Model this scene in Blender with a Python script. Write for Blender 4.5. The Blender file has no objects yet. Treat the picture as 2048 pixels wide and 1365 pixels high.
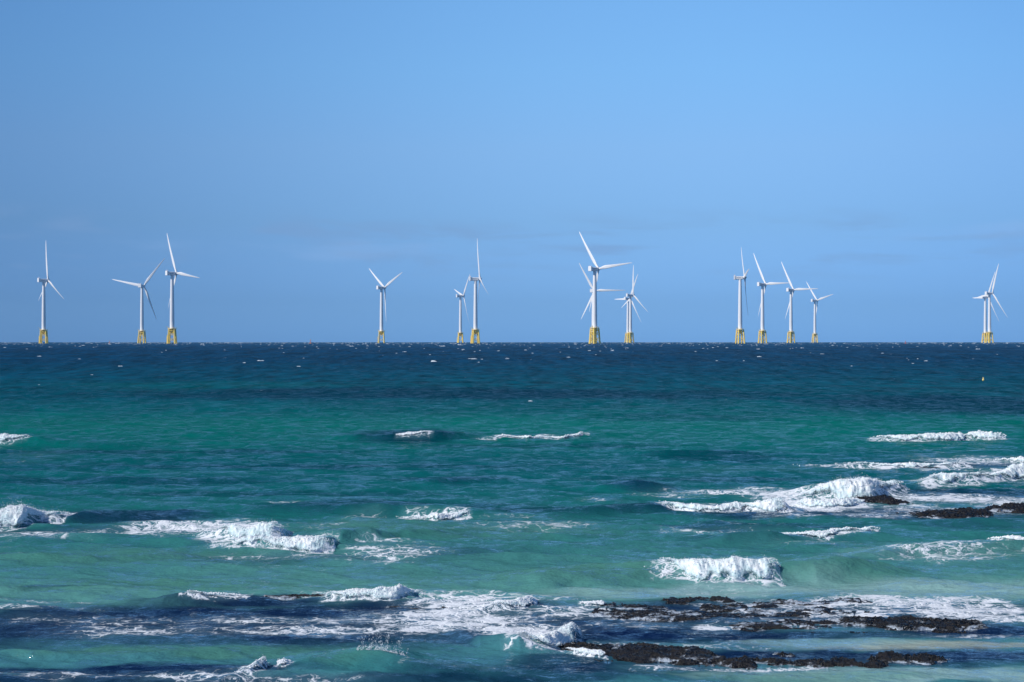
import bpy, math, random
import numpy as np
from mathutils import Vector, Matrix

rng = np.random.default_rng(7)
random.seed(7)
scene = bpy.context.scene
COL = scene.collection
R = math.radians

# ------------------------------------------------------------------ camera, light, exposure
EYE = 4.5                 # eye height over the mean water level, metres
FOC = 3000.0              # focal length in pixels of the 2048 px wide photograph
EARTH = 6.371e6
HZ = 681.4                # image row of the true horizontal
cam_d = bpy.data.cameras.new('camera')
cam = bpy.data.objects.new('camera', cam_d)
COL.objects.link(cam)
cam_d.sensor_width = 36.0
cam_d.lens = 36.0 * FOC / 2048.0
cam_d.clip_start = 0.5
cam_d.clip_end = 60000
cam.location = (0, 0, EYE)
cam.rotation_euler = (R(90) - math.atan((682.5 - HZ) / FOC), 0, 0)
scene.camera = cam
scene.render.resolution_x, scene.render.resolution_y = 1024, 682

SUN_AZ, SUN_EL = R(64), R(36)          # azimuth off the viewing direction's back, to the left
to_sun = Vector((-math.sin(SUN_AZ) * math.cos(SUN_EL), -math.cos(SUN_AZ) * math.cos(SUN_EL), math.sin(SUN_EL)))
sun_d = bpy.data.lights.new('sun', 'SUN')
sun_d.energy = 4.2
sun_d.angle = R(0.53)
sun_d.color = (1.0, 0.95, 0.88)
sun = bpy.data.objects.new('sun', sun_d)
COL.objects.link(sun)
sun.rotation_euler = to_sun.to_track_quat('Z', 'Y').to_euler()

scene.view_settings.view_transform = 'Standard'
scene.view_settings.look = 'None'
scene.view_settings.exposure = 0.0
scene.view_settings.gamma = 1.0

world = bpy.data.worlds.new('World')
scene.world = world
world.use_nodes = True


class NT:
    """small node-tree helper"""
    def __init__(self, tree):
        self.t = tree
        for n in list(tree.nodes):
            tree.nodes.remove(n)

    def n(self, kind, **kw):
        nd = self.t.nodes.new(kind)
        for k, v in kw.items():
            if k == 'ins':
                for i, val in v.items():
                    if isinstance(val, bpy.types.NodeSocket):
                        self.t.links.new(val, nd.inputs[i])
                    else:
                        nd.inputs[i].default_value = val
            else:
                setattr(nd, k, v)
        return nd

    def math(self, op, a, b=0.0, clamp=False):
        nd = self.n('ShaderNodeMath', operation=op, use_clamp=clamp)
        for i, v in enumerate((a, b)):
            if isinstance(v, bpy.types.NodeSocket):
                self.t.links.new(v, nd.inputs[i])
            else:
                nd.inputs[i].default_value = v
        return nd.outputs[0]

    def mix(self, fac, a, b, mode='MIX'):
        nd = self.n('ShaderNodeMix', data_type='RGBA', blend_type=mode)
        for i, v in ((0, fac), (6, a), (7, b)):
            if isinstance(v, bpy.types.NodeSocket):
                self.t.links.new(v, nd.inputs[i])
            else:
                nd.inputs[i].default_value = v
        return nd.outputs[2]

    def ss(self, v, lo, hi, a=0.0, b=1.0):
        nd = self.n('ShaderNodeMapRange', interpolation_type='SMOOTHSTEP')
        for i, x in enumerate((v, lo, hi, a, b)):
            if isinstance(x, bpy.types.NodeSocket):
                self.t.links.new(x, nd.inputs[i])
            else:
                nd.inputs[i].default_value = x
        return nd.outputs[0]


w = NT(world.node_tree)
sky = w.n('ShaderNodeTexSky', sky_type='NISHITA', sun_disc=False, sun_elevation=SUN_EL,
          sun_rotation=math.pi + SUN_AZ, altitude=0, air_density=1.0, dust_density=0.35, ozone_density=2.5)
tc = w.n('ShaderNodeTexCoord')
sep = w.n('ShaderNodeSeparateXYZ', ins={0: tc.outputs['Generated']})
elev = sep.outputs[2]
ramp = w.n('ShaderNodeValToRGB', ins={0: w.math('MULTIPLY', elev, 1.0, True)})
SKYR = [(0.0015, (0.265, 0.67, 1.86)), (0.027, (0.287, 0.597, 1.43)), (0.077, (0.447, 0.706, 1.181)), (0.127, (0.657, 0.913, 1.274)), (0.177, (0.744, 1.1, 1.421)), (0.223, (0.807, 1.199, 1.513)), (0.5, (0.55, 0.72, 0.95)), (1, (0.6, 0.75, 0.95))]
els = ramp.color_ramp.elements
while len(els) < len(SKYR):
    els.new(0.5)
for e, (p, c) in zip(els, SKYR):
    e.position = p
    e.color = (*c, 1)
graded = w.mix(1.0, sky.outputs[0], ramp.outputs[0], 'MULTIPLY')
# azimuth: the sky is darker towards the sun's side, palest just right of ahead
az = w.math('ARCTAN2', sep.outputs[0], sep.outputs[1])
azl = w.ss(az, -0.50, 0.06, 0.56, 1.0)
azr = w.ss(az, 0.10, 0.50, 1.0, 0.74)
azf = w.math('MULTIPLY', azl, azr)
azc = w.n('ShaderNodeCombineColor', ins={0: w.math('POWER', azf, 1.15), 1: w.math('POWER', azf, 0.95), 2: w.math('POWER', azf, 0.72)})
graded = w.mix(1.0, graded, azc.outputs[0], 'MULTIPLY')
# thin low clouds, a few degrees above the horizon
mp = w.n('ShaderNodeMapping', ins={0: tc.outputs['Generated'], 3: (7.0, 7.0, 46.0)})
cn = w.n('ShaderNodeTexNoise', ins={'Vector': mp.outputs[0], 'Scale': 1.5, 'Detail': 6.0, 'Roughness': 0.52, 'Distortion': 0.35})
band = w.math('MULTIPLY', w.ss(elev, 0.035, 0.056), w.ss(elev, 0.092, 0.068))
cm = w.math('MULTIPLY', w.ss(cn.outputs[0], 0.50, 0.70), band)
graded = w.mix(w.math('MULTIPLY', cm, 0.5), graded, (1.75, 3.0, 5.4, 1))
cn2 = w.n('ShaderNodeTexNoise', noise_dimensions='4D', ins={'Vector': mp.outputs[0], 'Scale': 1.1, 'Detail': 5.0, 'W': 3.0})
cm2 = w.math('MULTIPLY', w.ss(cn2.outputs[0], 0.56, 0.72), band)
graded = w.mix(w.math('MULTIPLY', cm2, 0.22), graded, (2.8, 4.4, 7.4, 1))
bg = w.n('ShaderNodeBackground', ins={0: graded, 1: 0.115})
wo = w.n('ShaderNodeOutputWorld', ins={0: bg.outputs[0]})

# ------------------------------------------------------------------ helpers


def at(px, py):
    """a spot on the mean water surface seen at a place of the 2048 px wide photograph"""
    d = EYE * FOC / (py - HZ)
    return (px - 1024.0) / FOC * d, d


def drop(y):
    return -y * y / (2 * EARTH)


def sstep(e0, e1, x):
    t = np.clip((x - e0) / (e1 - e0), 0, 1)
    return t * t * (3 - 2 * t)


PERM = np.tile(np.random.default_rng(3).permutation(512), 4)
GR = np.random.default_rng(5).normal(size=(512, 3))
GR /= np.linalg.norm(GR, axis=1)[:, None]


def noise3(x, y, z):
    xi = np.floor(x).astype(np.int64); yi = np.floor(y).astype(np.int64); zi = np.floor(z).astype(np.int64)
    xf, yf, zf = x - xi, y - yi, z - zi
    u, v, s = [t * t * t * (t * (t * 6 - 15) + 10) for t in (xf, yf, zf)]
    out = 0
    for dx in (0, 1):
        for dy in (0, 1):
            for dz in (0, 1):
                g = GR[PERM[PERM[PERM[(xi + dx) & 511] + ((yi + dy) & 511)] + ((zi + dz) & 511)]]
                val = g[..., 0] * (xf - dx) + g[..., 1] * (yf - dy) + g[..., 2] * (zf - dz)
                out = out + val * (u if dx else 1 - u) * (v if dy else 1 - v) * (s if dz else 1 - s)
    return out * 1.6


def noise2(x, y, seed=0):
    xi = np.floor(x).astype(np.int64); yi = np.floor(y).astype(np.int64)
    xf, yf = x - xi, y - yi
    u, v = [t * t * t * (t * (t * 6 - 15) + 10) for t in (xf, yf)]
    out = 0
    for dx in (0, 1):
        for dy in (0, 1):
            g = GR[(PERM[PERM[(xi + dx + seed * 17) & 511] + ((yi + dy) & 511)])]
            n = np.hypot(g[..., 0], g[..., 1]) + 1e-6
            val = (g[..., 0] * (xf - dx) + g[..., 1] * (yf - dy)) / n
            out = out + val * (u if dx else 1 - u) * (v if dy else 1 - v)
    return out * 1.4


def fbm2(x, y, o=4, seed=0):
    a, s, t = 1.0, 0.0, 0.0
    for i in range(o):
        s = s + a * noise2(x * 2 ** i, y * 2 ** i, seed + i)
        t += a; a *= 0.5
    return s / t


def link(o, parent=None):
    COL.objects.link(o)
    if parent is not None:
        o.parent = parent
    return o


def fast_mesh(name, V, quads=None, tris=None, mat=None, parent=None, smooth=True):
    me = bpy.data.meshes.new(name)
    me.vertices.add(len(V))
    me.vertices.foreach_set('co', np.ascontiguousarray(V, dtype=np.float32).ravel())
    nq = 0 if quads is None else len(quads)
    nt = 0 if tris is None else len(tris)
    loops = []
    if nq: loops.append(np.asarray(quads).ravel())
    if nt: loops.append(np.asarray(tris).ravel())
    loops = np.concatenate(loops).astype(np.int32)
    me.loops.add(len(loops))
    me.loops.foreach_set('vertex_index', loops)
    starts = np.concatenate([np.arange(nq) * 4, nq * 4 + np.arange(nt) * 3]).astype(np.int32)
    me.polygons.add(nq + nt)
    me.polygons.foreach_set('loop_start', starts)
    me.polygons.foreach_set('use_smooth', np.full(nq + nt, smooth))
    me.update(calc_edges=True)
    if mat: me.materials.append(mat)
    return link(bpy.data.objects.new(name, me), parent)


def grid_quads(nr, nc):
    i = np.arange(nr - 1)[:, None] * nc + np.arange(nc - 1)[None, :]
    return np.stack([i, i + 1, i + nc + 1, i + nc], -1).reshape(-1, 4)


def tag(o, label, cat, group=None):
    o['label'] = label
    o['category'] = cat
    if group: o['group'] = group
    return o


def empty(name, loc):
    o = bpy.data.objects.new(name, None)
    o.location = loc
    o.empty_display_size = 0.5
    return link(o)


def mat(name, color, rough=0.5, spec=0.5, noise=None, bump=None, metallic=0.0):
    m = bpy.data.materials.new(name)
    m.use_nodes = True
    t = NT(m.node_tree)
    p = t.n('ShaderNodeBsdfPrincipled', ins={'Roughness': rough, 'Specular IOR Level': spec, 'Metallic': metallic})
    out = t.n('ShaderNodeOutputMaterial', ins={0: p.outputs[0]})
    geo = t.n('ShaderNodeTexCoord')
    p.inputs['Base Color'].default_value = (*color, 1)
    if noise:
        sc, amt, c2 = noise
        nz = t.n('ShaderNodeTexNoise', ins={'Vector': geo.outputs['Object'], 'Scale': sc, 'Detail': 4.0})
        f = t.math('MULTIPLY', t.ss(nz.outputs[0], 0.4, 0.7), amt)
        t.t.links.new(t.mix(f, (*color, 1), (*c2, 1)), p.inputs['Base Color'])
    if bump:
        sc, st, ds = bump
        nz = t.n('ShaderNodeTexNoise', ins={'Vector': geo.outputs['Object'], 'Scale': sc, 'Detail': 5.0, 'Roughness': 0.65})
        b = t.n('ShaderNodeBump', ins={'Strength': st, 'Distance': ds, 'Height': nz.outputs[0]})
        t.t.links.new(b.outputs[0], p.inputs['Normal'])
    return m


M_WHITE = mat('white_paint', (0.82, 0.82, 0.82), 0.45, 0.4, noise=(0.12, 0.3, (0.74, 0.75, 0.75)))
M_YEL = mat('yellow_paint', (1.0, 0.72, 0.13), 0.5, 0.4, noise=(0.5, 0.22, (0.85, 0.56, 0.12)))
M_STEEL = mat('grey_steel', (0.16, 0.16, 0.15), 0.6)
M_MARK = mat('grey_lettering', (0.28, 0.31, 0.36), 0.6)
M_RED = mat('red_paint', (0.55, 0.10, 0.06), 0.5, noise=(0.6, 0.4, (0.4, 0.12, 0.08)))
M_BUOY = mat('orange_paint', (0.75, 0.24, 0.06), 0.5, noise=(0.6, 0.4, (0.55, 0.2, 0.08)))
M_BYEL = mat('yellow_float', (0.80, 0.62, 0.22), 0.45, noise=(6.0, 0.4, (0.7, 0.5, 0.15)))
M_FOAM = mat('white_foam', (0.86, 0.88, 0.90), 0.9, 0.2, noise=(9.0, 0.35, (0.62, 0.76, 0.78)), bump=(22.0, 0.9, 0.05))
M_DROP = mat('spray_white', (0.88, 0.90, 0.92), 0.8, 0.2)
M_CAP = mat('whitecap_foam', (0.70, 0.78, 0.84), 0.9, 0.2)
M_ROCK = mat('black_basalt', (0.004, 0.004, 0.005), 0.34, 0.42, noise=(6.0, 0.5, (0.010, 0.009, 0.010)), bump=(26.0, 1.0, 0.05))

# ------------------------------------------------------------------ solid shapes
class MB:
    def __init__(self):
        self.v, self.q = [], []

    def ring_loft(self, rings, cap=True):
        n = len(rings[0]); b = len(self.v)
        for r in rings: self.v += [tuple(p) for p in r]
        for i in range(len(rings) - 1):
            for j in range(n):
                k = (j + 1) % n
                self.q.append((b + i * n + j, b + i * n + k, b + (i + 1) * n + k, b + (i + 1) * n + j))
        if cap:
            self.q.append(tuple(b + j for j in reversed(range(n))))
            self.q.append(tuple(b + (len(rings) - 1) * n + j for j in range(n)))

    def tube(self, p0, p1, r0, r1=None, n=10):
        r1 = r0 if r1 is None else r1
        p0, p1 = Vector(p0), Vector(p1)
        d = (p1 - p0).normalized()
        a = d.orthogonal().normalized(); c = d.cross(a)
        rs = []
        for p, r in ((p0, r0), (p1, r1)):
            rs.append([p + (a * math.cos(2 * math.pi * j / n) + c * math.sin(2 * math.pi * j / n)) * r for j in range(n)])
        self.ring_loft(rs)

    def lathe(self, prof, n=20, axis='Z', off=(0, 0, 0)):
        rs = []
        for r, z in prof:
            rr = []
            for j in range(n):
                c, s = r * math.cos(2 * math.pi * j / n), r * math.sin(2 * math.pi * j / n)
                p = (c, s, z) if axis == 'Z' else (z, c, s)
                rr.append((p[0] + off[0], p[1] + off[1], p[2] + off[2]))
            rs.append(rr)
        self.ring_loft(rs)

    def box(self, c, s, ch=0.0):
        """box with chamfered vertical cross section along X"""
        x0, x1 = c[0] - s[0] / 2, c[0] + s[0] / 2
        hy, hz = s[1] / 2, s[2] / 2
        ch = min(ch, hy * .9, hz * .9)
        if ch <= 0:
            pr = [(-hy, -hz), (hy, -hz), (hy, hz), (-hy, hz)]
        else:
            pr = [(-hy + ch, -hz), (hy - ch, -hz), (hy, -hz + ch), (hy, hz - ch), (hy - ch, hz), (-hy + ch, hz), (-hy, hz - ch), (-hy, -hz + ch)]
        rs = [[(x, c[1] + a, c[2] + b) for a, b in pr] for x in (x0, x1)]
        if ch > 0:
            e = ch * 0.7
            k = [[(x, c[1] + a * (1 - e / hy), c[2] + b * (1 - e / hz)) for a, b in pr] for x in (x0 - 0, x1 + 0)]
            rs = [k[0], [(p[0] + e, p[1], p[2]) for p in rs[0]], [(p[0] - e, p[1], p[2]) for p in rs[1]], k[1]]
        self.ring_loft(rs)

    def build(self, name, m, parent=None, smooth=False):
        me = bpy.data.meshes.new(name)
        me.from_pydata(self.v, [], self.q)
        me.polygons.foreach_set('use_smooth', [smooth] * len(me.polygons))
        me.update()
        if smooth:
            try: me.set_sharp_from_angle(angle=R(40))
            except Exception: pass
        me.materials.append(m)
        return link(bpy.data.objects.new(name, me), parent)


# ------------------------------------------------------------------ wind turbine
HUBH, BL, DECK = 104.0, 66.0, 22.6


def blade_mb():
    b = MB()
    st = [(0, 3.0, 1.0, 0), (.03, 3.0, 1.0, 4), (.09, 3.6, .7, 14), (.19, 5.1, .34, 13), (.3, 4.6, .26, 10), (.42, 3.9, .22, 7), (.56, 3.2, .2, 5),
          (.7, 2.5, .19, 3), (.83, 1.9, .18, 1.5), (.93, 1.3, .18, .5), (.985, .75, .2, 0), (1, .25, .3, 0)]
    n = 16
    rings = []
    for f, ch, th, tw in st:
        rz = 1.2 + f * (BL - 1.2)
        pre = 2.2 * f ** 2.2
        le = 0.5 if f < .05 else 0.34
        tw = R(tw - 20)
        ring = []
        for j in range(n):
            a = 2 * math.pi * j / n
            cy = (math.cos(a) * 0.5 + 0.5 - le) * ch
            sh = 1.0 if th > .9 else (0.55 + 0.45 * max(0.0, -math.cos(a)) if math.cos(a) < 0 else 1 - 0.55 * math.cos(a))
            cx = math.sin(a) * 0.5 * ch * th * sh
            y = cy * math.cos(tw) - cx * math.sin(tw)
            x = cy * math.sin(tw) + cx * math.cos(tw)
            ring.append((x + pre, y, rz))
        rings.append(ring)
    b.ring_loft(rings)
    return b


def make_turbine():
    root = empty('wind_turbine', (0, 0, 0))
    # jacket foundation: the frame is a part, its four legs are sub-parts
    br = MB()
    zt, zb = 20.2, -7.0
    def cor(i, z):
        h = 4.1 + (zt - z) * 0.055
        return Vector(((1, -1, -1, 1)[i] * h, (1, 1, -1, -1)[i] * h, z))
    for i in range(4):
        j = (i + 1) % 4
        for z0, z1 in ((2.0, 10.4), (10.4, 18.2)):
            br.tube(cor(i, z0), cor(j, z1), .24, n=8)
            br.tube(cor(j, z0), cor(i, z1), .24, n=8)
        br.tube(cor(i, 19.4), cor(j, 19.4), .5, n=8)
        br.tube(cor(i, 18.6), (0, 0, 15.0 + 2.6), .45, n=8)
    jk = br.build('jacket_braces', M_YEL, root, True)
    for i in range(4):
        l = MB()
        l.tube(cor(i, zb), cor(i, zt + 1.2), 1.12, 1.02, n=14)
        l.tube(cor(i, zb), cor(i, 4.0), 1.25, 1.22, n=14)
        l.build('jacket_leg', M_YEL, jk, True)
    bl = MB()
    for s in (-1.1, 1.1):
        bl.tube((-8.1, s, -2), (-7.2, s, 13), .28, n=8)
    for k in range(14):
        z = -1 + k
        x = -8.1 + (z + 2) * .06
        bl.tube((x, -1.1, z), (x, 1.1, z), .09, n=6)
    for z in (2.5, 9.5):
        for s in (-1.1, 1.1):
            bl.tube((-7.6, s, z), (-5.5, s * 3, z), .2, n=6)
    bl.build('boat_landing', M_YEL, jk, True)
    tp = MB()
    tp.lathe([(1.9, 15.4), (2.6, 16.2), (3.35, 18.2), (3.35, DECK - .25)], 24)
    tp.build('transition_piece', M_YEL, root, True)
    dk = MB()
    dk.lathe([(5.4, DECK - .6), (6.5, DECK - .6), (6.5, DECK), (3.0, DECK)], 8)
    for k in range(8):
        a = 2 * math.pi * k / 8
        dk.tube((3 * math.cos(a), 3 * math.sin(a), DECK - 2.6), (6.1 * math.cos(a), 6.1 * math.sin(a), DECK - .6), .2, n=6)
    deck = dk.build('platform', M_YEL, root)
    rl = MB()
    pts = [Vector((6.35 * math.cos(2 * math.pi * k / 16), 6.35 * math.sin(2 * math.pi * k / 16), DECK)) for k in range(16)]
    for k in range(16):
        rl.tube(pts[k], pts[k] + Vector((0, 0, 1.25)), .07, n=5)
        for h in (.65, 1.22):
            rl.tube(pts[k] + Vector((0, 0, h)), pts[(k + 1) % 16] + Vector((0, 0, h)), .06, n=5)
    rl.build('railing', M_YEL, deck)
    cr = MB()
    cr.tube((-5.6, -2.5, DECK), (-5.6, -2.5, DECK + 2.6), .26, n=8)
    cr.tube((-5.6, -2.5, DECK + 2.5), (-8.4, -3.5, DECK + 3.4), .16, n=8)
    cr.build('deck_crane', M_YEL, deck)
    tw = MB()
    tw.lathe([(3.45, DECK), (3.5, DECK + .3), (3.4, DECK + .5), (3.32, 34), (3.1, 52), (2.82, 72), (2.5, 90), (2.25, HUBH - 4.6), (2.25, HUBH - 3.0)], 40)
    for z in (40, 58, 76):
        r_ = np.interp(z, [DECK, 34, 52, 72, 90, 100], [3.4, 3.32, 3.1, 2.82, 2.5, 2.25])
        tw.lathe([(r_ - .02, z - .12), (r_ + .05, z - .1), (r_ + .05, z + .1), (r_ - .02, z + .12)], 40)
    t_o = tw.build('tower', M_WHITE, root, True)
    dr = MB()
    dr.box((-3.42, 0, DECK + 1.7), (.12, 1.1, 2.3))
    dr.build('door', M_MARK, t_o)
    # nacelle, local x towards the rotor
    na = MB()
    na.box((-1.6, 0, 0), (11.6, 5.0, 5.2), .7)
    nc = na.build('nacelle', M_WHITE, root)
    nc.location = (0, 0, HUBH)
    cb = MB()
    cb.box((-8.55, 0, .45), (2.3, 6.4, 6.9), .35)
    cb.build('cooler_box', M_WHITE, nc)
    yw = MB()
    yw.lathe([(2.35, -3.6), (2.6, -3.2), (2.6, -2.5)], 24)
    yw.build('yaw_ring', M_WHITE, nc, True)
    for s in (-1, 1):
        ms = MB()
        ms.tube((-8.2, s * 2.2, 3.9), (-8.2, s * 2.2, 5.7), .16, .1, n=6)
        ms.tube((-8.2, s * 2.2 - .5, 5.3), (-8.2, s * 2.2 + .5, 5.3), .1, n=6)
        ms.build('sensor_mast', M_WHITE, nc)
    for s in (-1, 1):
        mk = MB()
        for k in range(6):      # worn grey lettering band, unreadable at this distance
            x = -4.9 + k * 1.12
            mk.box((x, s * 2.515, .25), (.72, .03, 1.05))
        mk.build('lettering_band', M_MARK, nc)
    bc = MB()
    bc.lathe([(.35, 3.9), (.4, 4.3), (.2, 4.6)], 10, off=(-9.0, 0, 0))
    bc.build('beacon', M_RED, nc, True)
    # rotor, local x along the shaft
    hb = MB()
    hb.lathe([(2.0, 4.0), (2.35, 4.6), (2.45, 7.3), (2.25, 8.6), (1.6, 9.7), (.7, 10.3), (.05, 10.45)], 24, axis='X')
    h_o = hb.build('rotor_hub', M_WHITE, root, True)
    h_o.location = (0, 0, HUBH)
    for k in range(3):
        b_o = blade_mb().build('blade', M_WHITE, h_o, True)
        b_o.matrix_local = Matrix.Translation((7.3, 0, 0)) @ Matrix.Rotation(R(120 * k), 4, 'X')
    return root


def pose(root, d, px, yaw, th, jrot):
    root.location = ((px - 1024) / FOC * d, d, drop(d))
    for ch in root.children:
        n = ch.name.split('.')[0]
        if n == 'nacelle':
            ch.rotation_euler = (0, 0, R(yaw))
        elif n == 'rotor_hub':
            m = Matrix.Rotation(R(yaw), 4, 'Z') @ Matrix.Rotation(R(-5), 4, 'Y') @ Matrix.Rotation(R(90 - th), 4, 'X')
            ch.matrix_local = Matrix.Translation((0, 0, HUBH)) @ m
        else:
            ch.rotation_euler = (0, 0, R(jrot))


def dup(root):
    r = root.copy(); COL.objects.link(r)
    for ch in root.children:
        c = ch.copy(); COL.objects.link(c); c.parent = r
        for g in ch.children:
            e = g.copy(); COL.objects.link(e); e.parent = c
    return r


TURB = [  # distance, image column of the tower, yaw, blade angle, foundation turn, label
    (2476, 87.5, 38, 90, 4, 'leftmost white wind turbine, standing alone with one blade straight up'),
    (2725, 284, 76, 49, -6, 'white wind turbine seen square from behind, one long blade stretched flat to the left'),
    (2222, 344.3, 40, 112, 0, 'large white wind turbine just right of the one with a blade flat to the left'),
    (2824, -0.0, 38, 24, 3, 'white wind turbine standing alone left of the middle with two blades raised in a V'),
    (3337, 921, 22, 45, 10, 'small distant white wind turbine left of the nearer one with blades straight up and down'),
    (2420, 951, 10, 95, 15, 'white wind turbine left of the tallest one, blades straight up and straight down'),
    (2086, 1189.5, 39, 5, 32, 'tallest white wind turbine with one blade up left and a broad one right'),
    (3000, 1186.5, 64, 0, 20, 'pale white wind turbine mostly hidden behind the tower of the tallest turbine'),
    (3284, 1261, 26, 84, 27, 'right one of two overlapping small wind turbines beside the tallest, its blade straight up'),
    (3545, 1255.8, 33, 60, 20, 'left one of two overlapping small wind turbines beside the tallest, its blade flat left'),
    (2374, 1480.3, -4, 9, 16, 'leftmost of the row of four wind turbines, with two dark shaded blades'),
    (2655, 1525, 27, 0, 22, 'second wind turbine of the row of four, its right blade reaching towards the third'),
    (2943, 1582, 32, 0, 24, 'third wind turbine of the row of four, its right blade crossing the smallest one\'s'),
    (3714, 1629.8, 24, 12, 10, 'smallest and farthest white wind turbine, rightmost of the row of four'),
    (3152, 1979, 20, 68, 20, 'right and larger one of the two overlapping wind turbines at the far right'),
    (3429, 1970.5, 16, 60, 18, 'left and smaller of the two overlapping wind turbines at the far right'),
]
proto = None
for i, (d, px, yaw, th, jr, lab) in enumerate(TURB):
    if px < 1: px = 763.0
    o = make_turbine() if proto is None else dup(proto)
    proto = proto or o
    pose(o, d, px, yaw, th, jr)
    tag(o, lab, 'wind turbine', 'wind turbines on yellow jacket foundations')


# ------------------------------------------------------------------ buoys
def sea_buoy(px, d, s, m, lab):
    r = empty('marker_buoy', ((px - 1024) / FOC * d, d, drop(d)))
    h = MB(); h.lathe([(.4 * s, -.6 * s), (1.15 * s, -.3 * s), (1.25 * s, .5 * s), (1.0 * s, .75 * s), (.3 * s, .9 * s)], 20)
    h.build('float', m, r, True)
    c = MB()
    for k in range(4):
        a = math.pi / 4 + k * math.pi / 2
        c.tube((.8 * s * math.cos(a), .8 * s * math.sin(a), .7 * s), (.3 * s * math.cos(a), .3 * s * math.sin(a), 3.6 * s), .14 * s, n=6)
    for z, rr in ((1.7, .64), (2.7, .46)):
        for k in range(4):
            a = math.pi / 4 + k * math.pi / 2; b = a + math.pi / 2
            c.tube((rr * s * math.cos(a), rr * s * math.sin(a), z * s), (rr * s * math.cos(b), rr * s * math.sin(b), z * s), .09 * s, n=6)
    c.build('cage', m, r, True)
    t = MB(); t.lathe([(.1 * s, 3.5 * s), (.55 * s, 3.6 * s), (.55 * s, 4.1 * s), (.15 * s, 4.7 * s)], 12)
    t.build('topmark', m, r, True)
    return tag(r, lab, 'buoy', 'marker buoys on the horizon')


sea_buoy(621, 2250, 1.35, M_BUOY, 'orange marker buoy on the horizon left of the lone turbine with V blades')
sea_buoy(219, 2700, 1.05, M_BUOY, 'faint orange marker buoy on the horizon between the two leftmost turbines')
sea_buoy(1811, 2250, 0.95, M_RED, 'faint reddish marker buoy on the horizon between the turbine row and far right pair')
bx, by = at(1966.5, 761.5)
r = empty('float_buoy', (bx, by, 0.05))
h = MB(); h.lathe([(.03, -.12), (.09, -.08), (.125, .03), (.11, .11), (.06, .17), (.035, .20)], 18); h.build('float', M_BYEL, r, True)
h = MB(); h.lathe([(.035, .18), (.04, .23), (.07, .25), (.07, .30), (.02, .32)], 12); h.build('topmark', M_BYEL, r, True)
tag(r, 'tiny yellow float buoy bobbing on dark water below the far right turbines', 'buoy')

# ------------------------------------------------------------------ swells and breakers: (image column, row of the foot, height in photo px)
SWELLS = [
    [(640, 880, 0), (700, 881, 12), (820, 882, 20), (870, 882, 22), (960, 880, 8), (1060, 879, 4), (1180, 873, 5), (1260, 872, 0)],
    [(-60, 890, 14), (60, 892, 16), (160, 896, 14), (330, 898, 0)],
    [(430, 1028, 0), (560, 1028, 14), (700, 1029, 24), (780, 1031, 24), (880, 1035, 18), (1000, 1037, 12), (1130, 1037, 9), (1230, 1030, 16), (1320, 1029, 18), (1380, 1030, 0)],
    [(1170, 984, 0), (1230, 983, 10), (1275, 983, 17), (1310, 983, 14), (1360, 984, 0)],
    [(90, 1050, 0), (150, 1046, 22), (260, 1044, 16), (420, 1040, 0)],
    [(540, 1092, 0), (600, 1092, 26), (680, 1092, 28), (800, 1082, 24), (960, 1078, 0)],
    [(960, 1172, 0), (1080, 1172, 22), (1240, 1168, 24), (1320, 1164, 26), (1420, 1160, 29), (1560, 1158, 36), (1640, 1164, 32), (1740, 1158, 24), (1860, 1150, 0)],
    [(1380, 1094, 0), (1450, 1092, 16), (1530, 1088, 17), (1620, 1084, 14), (1760, 1078, 8), (1840, 1074, 0)],
    [(560, 1352, 0), (610, 1350, 22), (700, 1348, 34), (790, 1350, 30), (860, 1356, 14), (960, 1362, 0)],
    [(270, 1222, 0), (320, 1220, 16), (370, 1216, 20), (520, 1210, 10), (560, 1208, 0)],
    [(-40, 1120, 10), (160, 1124, 12), (330, 1118, 8), (480, 1112, 0)],
    [(800, 968, 0), (880, 968, 9), (960, 966, 7), (1040, 966, 0)],
    [(1120, 834, 0), (1200, 832, 5), (1320, 834, 0)],
    [(1200, 910, 0), (1300, 912, 8), (1450, 912, 8), (1600, 908, 0)],
    [(-60, 1190, 8), (60, 1184, 12), (170, 1184, 8), (260, 1184, 0)],
    [(1500, 846, 0), (1650, 846, 6), (1800, 850, 0)],
    [(300, 820, 0), (420, 820, 4), (640, 824, 4), (720, 824, 0)],
    [(1700, 1122, 0), (1780, 1118, 14), (1900, 1110, 18), (2060, 1104, 20), (2140, 1104, 10)],
    [(880, 1262, 0), (960, 1306, 18), (1040, 1312, 30), (1120, 1308, 10), (1170, 1300, 0)],
    [(720, 1120, 0), (800, 1122, 10), (1000, 1126, 12), (1150, 1128, 8), (1300, 1124, 0)],
    [(-40, 1300, 0), (60, 1316, 12), (260, 1318, 12), (420, 1310, 8), (560, 1300, 0)],
]
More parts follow.
